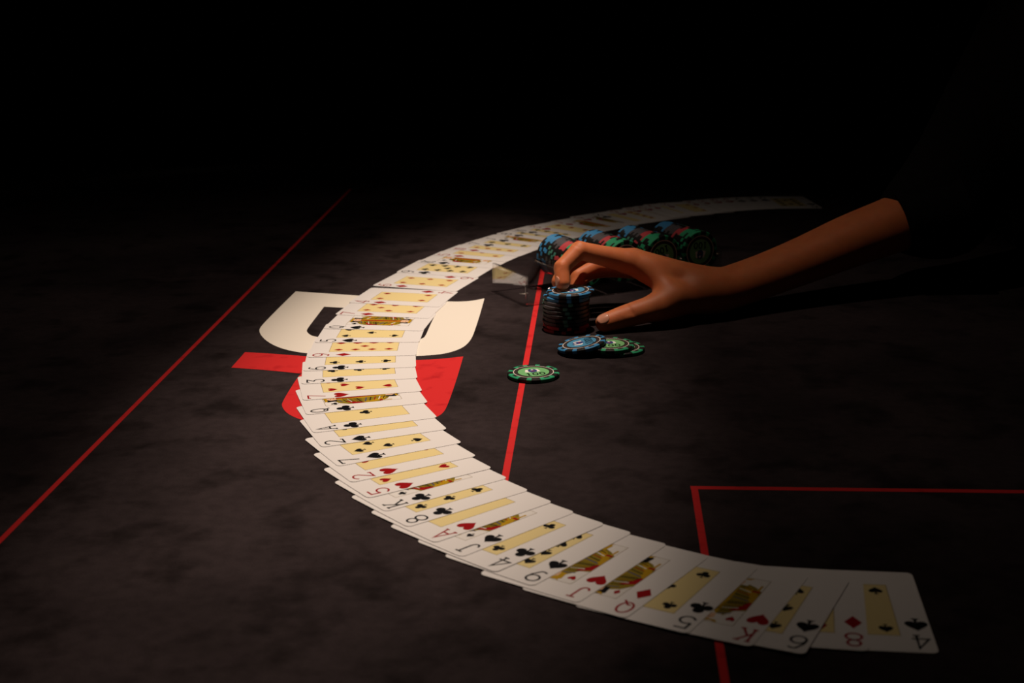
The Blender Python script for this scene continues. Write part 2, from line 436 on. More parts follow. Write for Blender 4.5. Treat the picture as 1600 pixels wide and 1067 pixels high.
def panel_mesh(rank, suit):
    bm = bmesh.new()
    ink = 2 if suit in 'HD' else 3
    x0, x1, y0, y1 = 15.5, 47.5, 16.3, 71.7
    court = rank in 'JQK'
    fr = 0.28
    flat(bm, [pc(x0-fr, y0-fr), pc(x1+fr, y0-fr), pc(x1+fr, y1+fr), pc(x0-fr, y1+fr)], Z1, 6)
    flat(bm, [pc(x0, y0), pc(x1, y0), pc(x1, y1), pc(x0, y1)], Z1 + 0.006*MM, 7 if court else 1)
    if not court:
        for x, y in pip_layout(rank):
            put_suit(bm, suit, x, y, 8.0 if rank != 'A' else 9.0, ink, flip=(y < 43.9))
        return bm_mesh('face_panel', bm, INK)
    rnd = random.Random(rank + suit)
    hairc = {'J': 4, 'Q': 3, 'K': 7}[rank]
    for half in (0, 1):
        def q(x, y): return pc(x, y) if half == 0 else pc(63-x, 88-y)
        z = [Z2]
        def fp(pts, mi):
            z[0] += 0.002*MM
            flat(bm, [q(*p) for p in pts], z[0], mi)
        wide = rank == 'Q'
        fp([(x0, 44), (x1, 44), (x1, 58), (43, 62), (38, 64.5), (25, 64.5), (23, 61), (20.5, 56), (x0, 54)] if not wide else [(x0, 44), (x1, 44), (x1, 56), (43, 62), (38, 64.5), (25, 64.5), (19, 61), (x0, 55)], 5)            # robe
        fp([(x0, 44), (x0, 52), (20, 55), (24, 57), (20, 50), (17, 44)], 2)                                     # red sleeve
        fp([(x1, 44), (x1, 53), (41, 61), (37, 61), (44, 50), (46, 44)], 4)
        fp([(27, 44), (36, 44), (35, 63), (28, 63)], 4)                                                         # front band
        fp([(29.5, 44), (33.5, 44), (32.8, 63), (30.2, 63)], 2)
        for k in range(5):                                                                                      # slanted trims
            yb = 45 + k*3.4
            fp([(18+k*0.8, yb), (27.5, yb+2.2), (27.5, yb+3.0), (18+k*0.8, yb+0.8)], (3, 4, 7, 3, 9)[k])
            fp([(45-k*0.8, yb), (35.8, yb+2.2), (35.8, yb+3.0), (45-k*0.8, yb+0.8)], (9, 3, 2, 7, 3)[k])
        for k in range(7):                                                                                      # engraved lines
            xx = 17 + k*1.5
            fp([(xx, 44.3), (xx+0.35, 44.3), (xx+4.0, 52+k), (xx+3.65, 52+k)], 3)
        fp([(x1-3.4, 46), (x1-1.8, 46), (x1-1.2, 65), (x1-2.4, 65)], 4)                                         # staff
        fp([(x1-4.6, 56), (x1-0.6, 56), (x1-0.6, 58), (x1-4.6, 58)], 2)
        fp([(24.5, 62), (38.5, 62), (39.5, 69), (36.5, 71.2), (26.5, 71.2), (23.5, 69)], hairc)                 # hair
        fp([(27.6, 62.2), (35.4, 62.2), (36, 66.5), (33.8, 69), (29.2, 69), (27, 66.5)], 8)                     # face
        fp([(29, 66.2), (30.6, 66.2), (30.6, 66.7), (29, 66.7)], 3)
        fp([(32.4, 66.2), (34, 66.2), (34, 66.7), (32.4, 66.7)], 3)
        fp([(30.5, 63.6), (32.6, 63.6), (32.6, 64.1), (30.5, 64.1)], 2)
        if rank == 'K': fp([(28.2, 62), (34.8, 62), (33.4, 59.5), (31.5, 58.6), (29.6, 59.5)], 7)
        fp([(25.5, 69), (37.5, 69), (39.2, 71.6), (35, 70.4), (31.5, 71.6), (28, 70.4), (23.8, 71.6)], 4)       # crown
        z[0] = Z3 + 0.02*MM
        put_suit2 = suit_polys(suit)
        for i, poly in enumerate(put_suit2):
            flat(bm, [q(19.0 + 5.2*px, 64.8 + 5.6*py) for px, py in poly], z[0] + i*0.003*MM, ink)
    return bm_mesh('face_panel', bm, INK)
def index_mesh(rank, suit):
    bm = bmesh.new()
    ink = 2 if suit in 'HD' else 3
    sx, sy = 8.2/8, 13.6/14
    for st in GLY[rank]:
        stroke(bm, st, 1.25, lambda p: pc(2.4 + p[0]*sx, 88 - 17.4 + p[1]*sy), Z2, ink)
    put_suit(bm, suit, 6.4, 88 - 28.7, 12.6, ink)
    bmesh.ops.recalc_face_normals(bm, faces=bm.faces)
    return bm_mesh('corner_index', bm, INK)

DECK = "4S 8D 6S KH 5C QD JH 9S 4C JS AH 8C KC 5H 2H 7S 2S AC QC 7H 3C 6C 9D 5S QS 7D 4D 6D 9C KS 5D 10D 7C JC 8S 10S 3H JD QH 2C 9H 8H 6H AD 3D KD 2D 10H 4H AS 3S 10C".split()
CARDS = [[195.8, 594.3, 82.8], [163.6, 596.3, 78.5], [133.1, 593.0, 63.5], [109.8, 601.2, 60.7], [81.9, 615.5, 57.8], [53.5, 632.8, 54.4], [31.1, 650.5, 53.2], [8.8, 670.7, 49.5], [-10.5, 687.7, 45.2], [-28.7, 707.9, 43.3], [-44.2, 727.4, 40.4], [-60.7, 750.0, 37.5], [-75.3, 773.5, 35.6], [-87.5, 794.7, 32.7], [-100.1, 821.0, 29.9], [-111.7, 849.8, 27.9], [-126.7, 886.4, 21.7], [-136.0, 915.3, 19.0], [-146.1, 954.8, 15.4], [-153.1, 987.8, 11.8], [-159.9, 1028.1, 6.9], [-163.3, 1062.3, 4.0], [-165.4, 1100.5, 0.7], [-165.3, 1145.2, -2.5], [-163.4, 1189.7, -8.3], [-159.0, 1237.9, -12.4], [-151.3, 1281.8, -14.6], [-135.5, 1349.1, -19.7], [-116.7, 1406.6, -19.4], [-98.5, 1451.8, -23], [-83.5, 1485.6, -26], [-67.6, 1514.9, -29], [-51.7, 1542.8, -32], [-34.6, 1567.7, -35], [-17.1, 1596.0, -38], [-0.2, 1613.5, -41], [17.5, 1633.3, -44], [45.7, 1662.8, -48], [70.6, 1691.6, -52], [94.4, 1708.7, -55], [117.1, 1726.2, -58], [137.7, 1744.2, -61], [153.3, 1752.3, -63.5], [165.4, 1762.5, -66], [184.8, 1771.8, -68.5], [218.1, 1787.5, -71], [234.2, 1793.4, -74], [250.4, 1798.8, -76.5], [266.6, 1803.2, -79], [282.7, 1806.6, -81], [298.9, 1809.1, -83], [315.0, 1811.0, -85]]
RN = {'A': 'ace', 'J': 'jack', 'Q': 'queen', 'K': 'king', '2': 'two', '3': 'three', '4': 'four', '5': 'five', '6': 'six', '7': 'seven', '8': 'eight', '9': 'nine', '10': 'ten'}
SN = {'S': 'spades', 'H': 'hearts', 'D': 'diamonds', 'C': 'clubs'}
ORD = 'topmost,second,third,fourth,fifth,sixth,seventh,eighth,ninth,tenth,eleventh,twelfth,thirteenth,fourteenth,fifteenth,sixteenth,seventeenth,eighteenth,nineteenth,twentieth,twenty-first'.split(',')
# every card leans on the ones under it: far long edge on the cloth, near long edge raised
tops = []                       # (L, uvec, vvec, z0 at near edge, slope per mm along v)
gu, gv = np.meshgrid(np.linspace(0, CL, 9), np.linspace(0, CW, 13))
gu, gv = gu.ravel(), gv.ravel()
Z_FAR = 0.20 + CT
for (x, y, a) in CARDS:
    u = np.array([math.cos(math.radians(a)), math.sin(math.radians(a))]); v = np.array([-u[1], u[0]])
    Lp = np.array([x, y]); slope = 0.0
    for (L2, u2, v2, s2) in tops[-9:]:
        # my sample points over the other card, and its sample points under mine
        pts = np.concatenate([Lp + gu[:, None]*u + gv[:, None]*v, L2 + gu[:, None]*u2 + gv[:, None]*v2])
        a1, b1 = (pts-Lp) @ u, (pts-Lp) @ v
        a2, b2 = (pts-L2) @ u2, (pts-L2) @ v2
        ok = (a1 >= 0) & (a1 <= CL) & (b1 >= 0) & (b1 <= CW-3) & (a2 >= 0) & (a2 <= CL) & (b2 >= 0) & (b2 <= CW)
        if ok.any():
            zt = Z_FAR + s2*(CW-b2[ok]) + CT + 0.02
            need = (zt - Z_FAR)/(CW - b1[ok])
            far = b1[ok] < CW-14
            if far.any(): slope = max(slope, need[far].max())
    slope = min(slope, 0.019 if len(tops) < 6 else 0.09)        # the first few lie nearly flat, bent down by their own spring
    tops.append((Lp, u, v, slope))
n_cards = len(CARDS)
for i, (x, y, a) in enumerate(CARDS):
    Lp, u, v, s = tops[i]
    ph = math.atan(s)
    cu = Vector((u[0], u[1], 0)); cv = Vector((v[0]*math.cos(ph), v[1]*math.cos(ph), -math.sin(ph))); cn = cu.cross(cv)
    z0 = Z_FAR + s*CW
    mw = Matrix((( cu.x, cv.x, cn.x, x*MM), (cu.y, cv.y, cn.y, y*MM), (cu.z, cv.z, cn.z, TZ + z0*MM), (0, 0, 0, 1)))
    rank, suit = DECK[i][:-1], DECK[i][-1]
    c = obj('playing_card', BODY)
    c.matrix_world = mw
    if i <= 32:
        lab = '%s of %s playing card in the curved spread' % (RN[rank], SN[suit])
    else:
        k = n_cards - 1 - i
        where = 'at the very tip' if k == 0 else '%s from the tip' % ORD[k]
        lab = 'playing card in the dim far tail of the spread, %s' % where
    tag(c, lab, 'playing card', 'cards spread in a long curve')
    obj('face_panel', panel_mesh(rank, suit), c)
    im = index_mesh(rank, suit)
    obj('corner_index', im, c)
    o = obj('corner_index', im, c)
    o.matrix_local = Matrix.Translation((CL*MM, CW*MM, 0)) @ Matrix.Rotation(math.pi, 4, 'Z')

# ------------------------------------------------------------------ poker chips
R, T = 20.0, 3.4
def chip_body():
    bm = bmesh.new()
    lathe(bm, [(19.3*MM, 0), (20*MM, 0.7*MM), (20*MM, (T-0.7)*MM), (19.3*MM, T*MM)], 48)
    return bm_mesh('poker_chip', bm, ['chip_black'])
CHIP = chip_body()
def spot_mesh(wdeg, m, notch):
    bm = bmesh.new(); n = 6; e = 0.03
    prof = [(16.0, T+e), (19.32, T+e), (20+e, T-0.69), (20+e, 0.69), (19.32, -e), (16.0, -e)]
    def rows(a0, a1, prof, n):
        rr = []
        for k in range(n+1):
            a = math.radians(a0 + (a1-a0)*k/n)
            rr.append([bm.verts.new((r*math.cos(a)*MM, r*math.sin(a)*MM, z*MM)) for r, z in prof])
        for k in range(n):
            for j in range(len(prof)-1):
                bm.faces.new((rr[k][j], rr[k][j+1], rr[k+1][j+1], rr[k+1][j]))
        bm.faces.new(rr[0]); bm.faces.new(rr[-1][::-1])
    if notch:
        outer = [(18.6, T+e)] + prof[1:5] + [(18.6, -e)]
        rows(-wdeg/2, -wdeg/2+wdeg*0.28, prof, 3); rows(-wdeg/2+wdeg*0.28, wdeg/2-wdeg*0.28, outer, 4); rows(wdeg/2-wdeg*0.28, wdeg/2, prof, 3)
    else:
        rows(-wdeg/2, wdeg/2, prof, n)
    bmesh.ops.recalc_face_normals(bm, faces=bm.faces)
    return bm_mesh('edge_spot', bm, [m])
def label_mesh(col, text):
    bm = bmesh.new()
    ms = ['chip_white', 'chip_brown', 'label_' + col, 'ink_black', 'ink_white', 'ink_blue', 'ink_red', 'ink_gold']
    circ = lambda r, n=40: [(r*MM*math.cos(2*math.pi*k/n), r*MM*math.sin(2*math.pi*k/n)) for k in range(n)]
    z = T*MM + 0.02*MM
    for i, (r, mi) in enumerate(((15.7, 0), (15.05, 1), (12.6, 3), (12.1, 2))):
        flat(bm, circ(r), z + i*0.008*MM, mi)
    zz = z + 0.04*MM
    def fp(pts, mi, k): flat(bm, [(p[0]*MM, p[1]*MM) for p in pts], zz + k*0.006*MM, mi)
    fp([(-6.6, 0.2), (-2.5, -1.0), (-0.8, 5.2), (-4.8, 6.6)], 4, 0)        # small fan of cards
    fp([(-2.6, -0.6), (2.0, -0.8), (2.6, 6.6), (-2.4, 7.2)], 7, 1)
    fp([(-1.6, -1.6), (5.6, 0.2), (4.6, 6.2), (0.2, 6.0)], 4, 2)
    fp([(-3.6, 0.9), (-1.2, -1.9), (2.6, -0.6), (3.6, 3.4), (2.2, 6.9), (-1.2, 7.6), (-3.2, 5.2)], 5, 3)
    fp([(-1.0, 1.2), (1.6, 1.6), (1.4, 2.6), (-1.2, 2.2)], 6, 4)
    fp([(-1.4, 4.6), (0.2, 6.6), (1.6, 5.0), (0.2, 4.0)], 4, 5)
    if text:
        wd = 4.3 if len(text) == 3 else 3.5; gap = 1.1; tot = len(text)*wd + (len(text)-1)*gap; x = -tot/2
        for ch in text:
            for st in [[(q0*wd/8, q1*6.2/14) for q0, q1 in s_] for s_ in GLY[ch]]:
                stroke(bm, st, 1.15, lambda p, x=x: ((x + p[0])*MM, (-9.0 + p[1])*MM), zz + 0.03*MM, 3)
            x += wd + gap
    for f in bm.faces:
        f.normal_update()
        if f.normal.z < 0: f.normal_flip()
    return bm_mesh('printed_label', bm, ms)
SPOTS = {}
for k in CHIPCOL:
    small = 'spot_teal' if k == 'grey' else 'spot_' + k
    SPOTS[k] = (spot_mesh(38, 'spot_' + k, True), spot_mesh(11, small, False), label_mesh(k, {'blue': '1000', 'green': '100'}.get(k)))
def chip(col, mw, label, group=None):
    c = obj('poker_chip', CHIP)
    c.matrix_world = mw
    tag(c, label, 'poker chip', group)
    big, small, lab = SPOTS[col]
    for k in range(4):
        for j, me in ((0, big), (1, small)):
            s = obj('edge_spot', me, c)
            s.rotation_euler = (0, 0, math.radians(90*k + 45*j + 20))
    obj('printed_label', lab, c)
    o = obj('printed_label', lab, c)
    o.matrix_local = Matrix.Translation((0, 0, T*MM)) @ Matrix.Rotation(math.pi, 4, 'X')
    return c
def TRZ(x, y, z, rz=0, tilt=None):
    m = Matrix.Translation((x*MM, y*MM, TZ + z*MM))
    if tilt: m = m @ Matrix.Rotation(math.radians(tilt[0]), 4, tilt[1])
    return m @ Matrix.Rotation(math.radians(rz), 4, 'Z')
LO = 'loose chips in front of the stack'
chip('green', TRZ(16.1, 1043.0, 0.2, 14), 'lone green edged 100 chip lying flat on the red line', LO)
chip('green', TRZ(87.6, 1110.0, 0.05, 25), 'green edged chip flat on cloth, mostly covered by another green chip', LO)
chip('green', TRZ(79.0, 1108.0, 3.55, 6), 'green edged 100 chip on another chip and partly under the tilted blue one', LO)
chip('blue', TRZ(56.8, 1107.5, 5.0, 95, (-10.6, 'Y')), 'blue edged 1000 chip tilted up against the green chips', LO)
# the stack under the hand
ST = ['red', 'red', 'grey', 'grey', 'grey', 'grey', 'grey', 'grey', 'blue', 'blue']
SO = 'bottom,second from the bottom,third from the bottom,fourth from the bottom,fifth from the bottom,fifth from the top,fourth from the top,third from the top,second from the top,top'.split(',')
STN = {'red': 'red spotted', 'grey': 'grey spotted black', 'blue': 'blue edged'}
sdx = [0.0, 0.6, -0.3, 0.5, 0.2, 0.0, -0.2, 0.3, 0.9, 4.0]
sdy = [0.0, 0.2, -0.3, -0.8, -0.6, -0.1, 0.5, 1.1, 1.5, -0.6]
for k, col in enumerate(ST):
    top = k == len(ST)-1
    chip(col, TRZ(46.6 + sdx[k], 1179 + sdy[k], 0.1 + k*(T+0.02) + (0.75 if top else 0), 25 + (k*29 % 17) - 8 + (175 if top else 0), (-2.0, 'Y') if top else None),
         '%s chip in the stack under the fingers, %s' % (STN[col], SO[k]), 'stack of chips under the hand')

# ------------------------------------------------------------------ acrylic chip rack
AA = math.radians(27.0)
av = Vector((math.cos(AA), math.sin(AA), 0)); bv = Vector((av.y, -av.x, 0))   # along the rack, and along the rolls (towards the camera)
PIT, RW, RH, WT = 42.3, 68.0, 28.0, 2.6
K = Vector((13.0, 1259.0, 0))
RL = 5*PIT + 2*WT
rack_m = Matrix(((av.x, -bv.x, 0, K.x*MM), (av.y, -bv.y, 0, K.y*MM), (0, 0, 1, TZ + 0.0002), (0, 0, 0, 1)))   # local x along rack, local y away from the camera
rack = obj('chip_rack', None)
rack.matrix_world = rack_m
tag(rack, 'clear acrylic chip rack with five troughs standing on the cloth behind the hand', 'chip rack')
def mmbox(lo, hi):
    bm = bmesh.new(); box(bm, [q*MM for q in lo], [q*MM for q in hi])
    bmesh.ops.bevel(bm, geom=bm.edges[:], offset=0.0005, segments=2, affect='EDGES', profile=0.5)
    return bm
for x in (0, RL-WT):
    obj('end_wall', bm_mesh('end_wall', mmbox((x, 0, 0), (x+WT, RW, RH)), ['acrylic_polished']), rack)
ZC, TR = 30.0, 20.6
a_cut = math.asin((ZC-RH)/TR)
def notched(y0, y1):
    pts = [(WT, 0.0), (RL-WT, 0.0), (RL-WT, RH)]
    for i in range(4, -1, -1):
        cx = WT + PIT*(i+0.5)
        for k in range(17):
            a = -a_cut - (math.pi - 2*a_cut)*k/16
            pts.append((cx + TR*math.cos(a), ZC + TR*math.sin(a)))
    pts.append((WT, RH))
    bm = bmesh.new()
    A = [bm.verts.new((p[0]*MM, y0*MM, p[1]*MM)) for p in pts]; B = [bm.verts.new((p[0]*MM, y1*MM, p[1]*MM)) for p in pts]
    n = len(pts)
    bm.faces.new(A); bm.faces.new(B[::-1])
    for i in range(n): bm.faces.new((A[(i+1) % n], A[i], B[i], B[(i+1) % n]))
    bmesh.ops.triangulate(bm, faces=[f for f in bm.faces if len(f.verts) > 4])
    bmesh.ops.recalc_face_normals(bm, faces=bm.faces)
    return bm
obj('front_wall', bm_mesh('front_wall', notched(0.05, WT), ['acrylic']), rack)
obj('rear_wall', bm_mesh('rear_wall', notched(RW-WT, RW-0.05), ['acrylic']), rack)
for i in range(5):
    bm = bmesh.new(); n = 24; cx = WT + PIT*(i+0.5)
    secs = []
    for r in (TR-0.05, TR-0.05-1.2+1.25):
        pass
    ri, ro = TR, TR+1.0
    loop = []
    for k in range(n+1):
        a = -a_cut - (math.pi - 2*a_cut)*k/n
        loop.append((cx + ri*math.cos(a), ZC + ri*math.sin(a), cx + (ro if 0 < k < n else ri+0.4)*math.cos(a), ZC + ro*math.sin(a)))
    y0, y1 = WT+0.05, RW-WT-0.05
    V = [[[bm.verts.new((q[0]*MM, y*MM, q[1]*MM)), bm.verts.new((q[2]*MM, y*MM, q[3]*MM))] for q in loop] for y in (y0, y1)]
    for k in range(n):
        bm.faces.new((V[0][k][0], V[0][k+1][0], V[1][k+1][0], V[1][k][0]))
        bm.faces.new((V[0][k][1], V[1][k][1], V[1][k+1][1], V[0][k+1][1]))
        bm.faces.new((V[0][k][0], V[0][k][1], V[0][k+1][1], V[0][k+1][0]))
        bm.faces.new((V[1][k][0], V[1][k+1][0], V[1][k+1][1], V[1][k][1]))
    for k in (0, n):
        bm.faces.new((V[0][k][0], V[1][k][0], V[1][k][1], V[0][k][1]))
    bmesh.ops.recalc_face_normals(bm, faces=bm.faces)
    obj('trough', bm_mesh('trough', bm, ['acrylic'], True), rack)
# rolls of chips: blue at the back, then grey, red and green towards the camera
ROLL = ['blue']*5 + ['grey']*5 + ['red']*3 + ['green']*5
RNM = ['nearest the empty trough', 'second from the empty trough', 'third from the empty trough', 'farthest from the empty trough']
CNM = {'blue': 'blue edged', 'grey': 'grey spotted black', 'red': 'red spotted', 'green': 'green edged'}
NTH = ['first', 'second', 'third', 'fourth', 'fifth']
rm = rack_m.copy()
for r in range(4):
    cx = WT + PIT*(r+1.5)
    y = RW - WT - 0.5; cnt = {}
    for k, col in enumerate(ROLL):
        n = cnt.get(col, 0); cnt[col] = n+1
        loc = Matrix.Translation((cx*MM + random.uniform(-2, 2)*0.0001, y*MM, (ZC-0.3)*MM)) @ Matrix.Rotation(math.radians(90), 4, 'X') @ Matrix.Rotation(math.radians(random.uniform(-15, 15) + 90*random.randint(0, 3) + (4 if col == 'red' else 0)), 4, 'Z')
        chip(col, rm @ loc, '%s %s chip from the back, rack roll %s' % (NTH[n], CNM[col], RNM[r]), 'rolls of chips lying in the clear rack')
        y -= T + 0.02

# ------------------------------------------------------------------ person (arm and hand in the light, the rest in the dark)
def cone(p, a, b, ra, rb):
    a, b = np.asarray(a, np.float32), np.asarray(b, np.float32)
    ab = b-a; t = np.clip(((p-a) @ ab)/max(float(ab @ ab), 1e-9), 0, 1)
    return np.linalg.norm(p - a - t[..., None]*ab, axis=-1) - (ra + t*(rb-ra))
def smin(a, b, k):
    h = np.clip(0.5 + 0.5*(b-a)/k, 0, 1)
    return b + (a-b)*h - k*h*(1-h)
def smax(a, b, k): return -smin(-a, -b, k)
def surface_net(prims, lo, hi, h):
    """prims: list of (a, b, ra, rb, k) in order; returns vertices and quads of the blended surface"""
    lo, hi = np.array(lo, float), np.array(hi, float)
    n = np.ceil((hi-lo)/h).astype(int) + 1
    ax = [lo[d] + h*np.arange(n[d]) for d in range(3)]
    F = np.full(n, 1.0, np.float32)
    groups = prims if isinstance(prims[0][0], list) else [([p[:4]], 0, p[4]) for p in prims]
    for cones, ki, k in groups:
        m = max(max(c[2], c[3]) for c in cones) + 2.5*abs(k) + 3*h
        l = np.min([np.minimum(c[0], c[1]) for c in cones], 0)-m; u = np.max([np.maximum(c[0], c[1]) for c in cones], 0)+m
        i0 = np.clip(((l-lo)/h).astype(int), 0, n-1); i1 = np.clip(((u-lo)/h).astype(int)+2, 1, n)
        sl = tuple(slice(i0[d], i1[d]) for d in range(3))
        g = np.stack(np.meshgrid(*[ax[d][sl[d]] for d in range(3)], indexing='ij'), -1).astype(np.float32)
        d = None
        for c in cones:
            e = cone(g, *c)
            d = e if d is None else (smin(d, e, ki) if ki > 0 else np.minimum(d, e))
        if k < 0: F[sl] = smax(F[sl], -d, -k)
        else: F[sl] = smin(F[sl], d, max(k, 1e-5))
    ins = F < 0
    c = [ins[i:n[0]-1+i, j:n[1]-1+j, l:n[2]-1+l] for i in (0, 1) for j in (0, 1) for l in (0, 1)]
    cnt = sum(x.astype(np.int8) for x in c)
    act = (cnt > 0) & (cnt < 8)
    idx = np.full(act.shape, -1, np.int64); cells = np.argwhere(act); idx[act] = np.arange(len(cells))
    acc = np.zeros((len(cells), 3)); num = np.zeros(len(cells))
    corners = [(i, j, l) for i in (0, 1) for j in (0, 1) for l in (0, 1)]
    val = {q: F[cells[:, 0]+q[0], cells[:, 1]+q[1], cells[:, 2]+q[2]] for q in corners}
    for q in corners:
        for d in range(3):
            if q[d]: continue
            q2 = tuple(q[e] + (1 if e == d else 0) for e in range(3))
            f0, f1 = val[q], val[q2]; cr = (f0 < 0) != (f1 < 0)
            t = np.where(cr, f0/np.where(cr, f0-f1, 1), 0)
            p = np.array(q, float)[None, :].repeat(len(cells), 0); p[:, d] += t
            acc[cr] += p[cr]; num[cr] += 1
    V = lo + h*(cells + acc/num[:, None])
    Q = []
    for d in range(3):
        e1, e2 = (d+1) % 3, (d+2) % 3
        sl0 = [slice(None)]*3; sl1 = [slice(None)]*3
        sl0[d] = slice(0, n[d]-1); sl1[d] = slice(1, n[d])
        A, B = ins[tuple(sl0)], ins[tuple(sl1)]
        e = np.argwhere(A != B)
        e = e[(e[:, e1] > 0) & (e[:, e2] > 0) & (e[:, e1] < n[e1]-1) & (e[:, e2] < n[e2]-1)]
        def at(o1, o2):
            r = e.copy(); r[:, e1] -= o1; r[:, e2] -= o2
            return idx[r[:, 0], r[:, 1], r[:, 2]]
        q = np.stack([at(1, 1), at(0, 1), at(0, 0), at(1, 0)], 1)
        fl = ~A[e[:, 0], e[:, 1], e[:, 2]]
        q[fl] = q[fl][:, ::-1]
        Q.append(q)
    Q = np.concatenate(Q); Q = Q[(Q >= 0).all(1)]
    # light smoothing
    for _ in range(2):
        s = np.zeros_like(V); m = np.zeros(len(V))
        for i in range(4):
            np.add.at(s, Q[:, i], V[Q[:, (i+1) % 4]]); np.add.at(s, Q[:, i], V[Q[:, i-1]]); np.add.at(m, Q[:, i], 2)
        V = V*0.5 + 0.5*s/np.maximum(m, 1)[:, None]
    return V, Q
def np_mesh(name, parts, mats):
    vs, fs, o = [], [], 0
    for V, Q in parts:
        vs.append(V); fs.append(Q+o); o += len(V)
    V, Q = np.concatenate(vs), np.concatenate(fs)
    me = bpy.data.meshes.new(name)
    me.from_pydata(V.tolist(), [], Q.tolist())
    for m in mats: me.materials.append(M[m])
    me.polygons.foreach_set('use_smooth', [True]*len(Q))
    me.update()
    return me
OFF = np.array([0, 0, TZ])
def mm(*p): return np.array(p, float)*MM + OFF
J = dict(
 tip=mm(43.8, 1177.0, 41.6), dip=mm(43.2, 1184.0, 53.1), pip=mm(58.8, 1196.0, 65.5), mcp=mm(101.7, 1209.0, 51.9),
 m_mcp=mm(108.5, 1229.0, 48.5), m_pip=mm(66.0, 1223.0, 57.3), m_dip=mm(48.5, 1214.0, 47.5), m_tip=mm(41.2, 1207.0, 35.6),
 r_mcp=mm(118.7, 1247.0, 41.5), r_pip=mm(77.0, 1243.0, 40.5), r_dip=mm(59.5, 1236.0, 34.0), r_tip=mm(57.5, 1226.0, 20.0),
 p_mcp=mm(128.9, 1260.0, 32.1), p_pip=mm(87.0, 1260.0, 33.4), p_dip=mm(69.5, 1257.0, 30.5), p_tip=mm(62.0, 1249.0, 24.0),
 t_tip=mm(79.0, 1167.0, 8.5), t_ip=mm(98.0, 1174.0, 12.4), t_mcp=mm(126.0, 1183.0, 18.0), t_cmc=mm(158.2, 1204.0, 22.5),
 wrist=mm(184.8, 1224.0, 21.8), fa1=mm(225.4, 1247.0, 28.1), fa2=mm(270.0, 1270.0, 38.3), fa3=mm(315.4, 1292.0, 50.4), sl=mm(362.7, 1312.0, 62.1), el=mm(409.5, 1335.0, 73.6))
hp = Vector((-0.45, 0.89, 0)); hpn = np.array(hp)
prims = []
def P3(a): return J[a] if isinstance(a, str) else a
def chain(pts, radii, ki, kj, off=0.0):
    pts = [P3(p) + hpn*off*MM for p in pts]
    prims.append(([(pts[i], pts[i+1], radii[i]*MM, radii[i+1]*MM) for i in range(len(pts)-1)], ki*MM, kj*MM))
def spline(pts, radii, n=6):
    P_ = [np.asarray(P3(p), float) for p in pts]; out, ro = [], []
    Q = [2*P_[0]-P_[1]] + P_ + [2*P_[-1]-P_[-2]]; R_ = [2*radii[0]-radii[1]] + list(radii) + [2*radii[-1]-radii[-2]]
    for i in range(1, len(Q)-2):
        for k in range(n):
            t = k/n
            def cr(a, b, c, d): return 0.5*(2*b + (c-a)*t + (2*a-5*b+4*c-d)*t*t + (3*b-a-3*c+d)*t**3)
            out.append(cr(Q[i-1], Q[i], Q[i+1], Q[i+2])); ro.append(cr(R_[i-1], R_[i], R_[i+1], R_[i+2]))
    return out + [P_[-1]], ro + [radii[-1]]
wr = J['wrist']
# forearm: two parallel rows make an oval section
fp_, fr_ = spline([wr + np.array([-22, -10, 1])*MM, 'wrist', 'fa1', 'fa2', 'fa3', 'sl', 'el'], [16.6, 17.0, 17.4, 19.2, 22, 24.3, 27])
for o in (-6.5, 6.5): chain(fp_, fr_, 0, 7, o)
# palm
chain([wr + np.array([-8, -9, 2])*MM, 'mcp'], [15.0, 10.2], 0, 9)
chain([wr + np.array([-8, -1, 3])*MM, 'm_mcp'], [15.5, 10.8], 0, 8)
chain([wr + np.array([-8, 8, 1])*MM, 'r_mcp'], [15.0, 10.4], 0, 8)
chain([wr + np.array([-8, 14, -2])*MM, 'p_mcp'], [13.5, 9.6], 0, 8)
# thumb
chain([wr + np.array([-4, -8, -1])*MM, 't_cmc', 't_mcp'], [15.0, 14.2, 11.6], 2, 9)
tp_, tr_ = spline(['t_cmc', 't_mcp', 't_ip', 't_tip'], [13.4, 11.6, 9.8, 8.0])
chain(tp_, tr_, 0, 5)
chain([J['t_mcp'] + np.array([14, 4, 8])*MM, J['mcp'] + np.array([18, 0, -8])*MM], [8.0, 8.0], 0, 11)   # web of the thumb
# fingers
def finger(pre, r):
    chain([pre + 'mcp', pre + 'pip', pre + 'dip', pre + 'tip'], r, 1.6, 3.2)
finger('', (9.8, 7.8, 6.7, 6.3)); finger('m_', (10.0, 8.0, 7.0, 6.1)); finger('r_', (9.5, 7.5, 6.6, 5.8)); finger('p_', (8.6, 6.6, 5.8, 5.2))
# skin creases: shallow grooves across the thumb joint and the index finger joints
def crease(axp, along, nrm, r, half, rad=1.25, depth=0.62, bow=1.2):
    a = Vector(along).normalized(); n = Vector(nrm); n = (n - a*n.dot(a)).normalized(); sd_ = a.cross(n)
    pts = []
    for k in range(7):
        t = -1 + k/3
        ang = t*half/r
        pts.append(np.array(Vector(axp) + (n*math.cos(ang) + sd_*math.sin(ang))*(r + rad - depth)*MM + a*bow*MM*(1-t*t)))
    prims.append(([(pts[i], pts[i+1], rad*MM, rad*MM) for i in range(6)], 0, -0.9*MM))
ta = J['t_tip']-J['t_ip']; tn = (-0.25, -0.62, 0.74)
for o, dp in ((-2.6, 0.45), (0.2, 0.6), (2.8, 0.4)):
    crease(J['t_ip'] + ta/np.linalg.norm(ta)*o*MM, ta, tn, 9.7, 6.0, depth=dp)
ia = J['tip']-J['dip']
for o, dp in ((-1.5, 0.4), (1.2, 0.5)):
    crease(J['dip'] + ia/np.linalg.norm(ia)*o*MM, ia, (-0.8, -0.6, 0.3), 6.8, 4.0, depth=dp)
pa = J['dip']-J['pip']
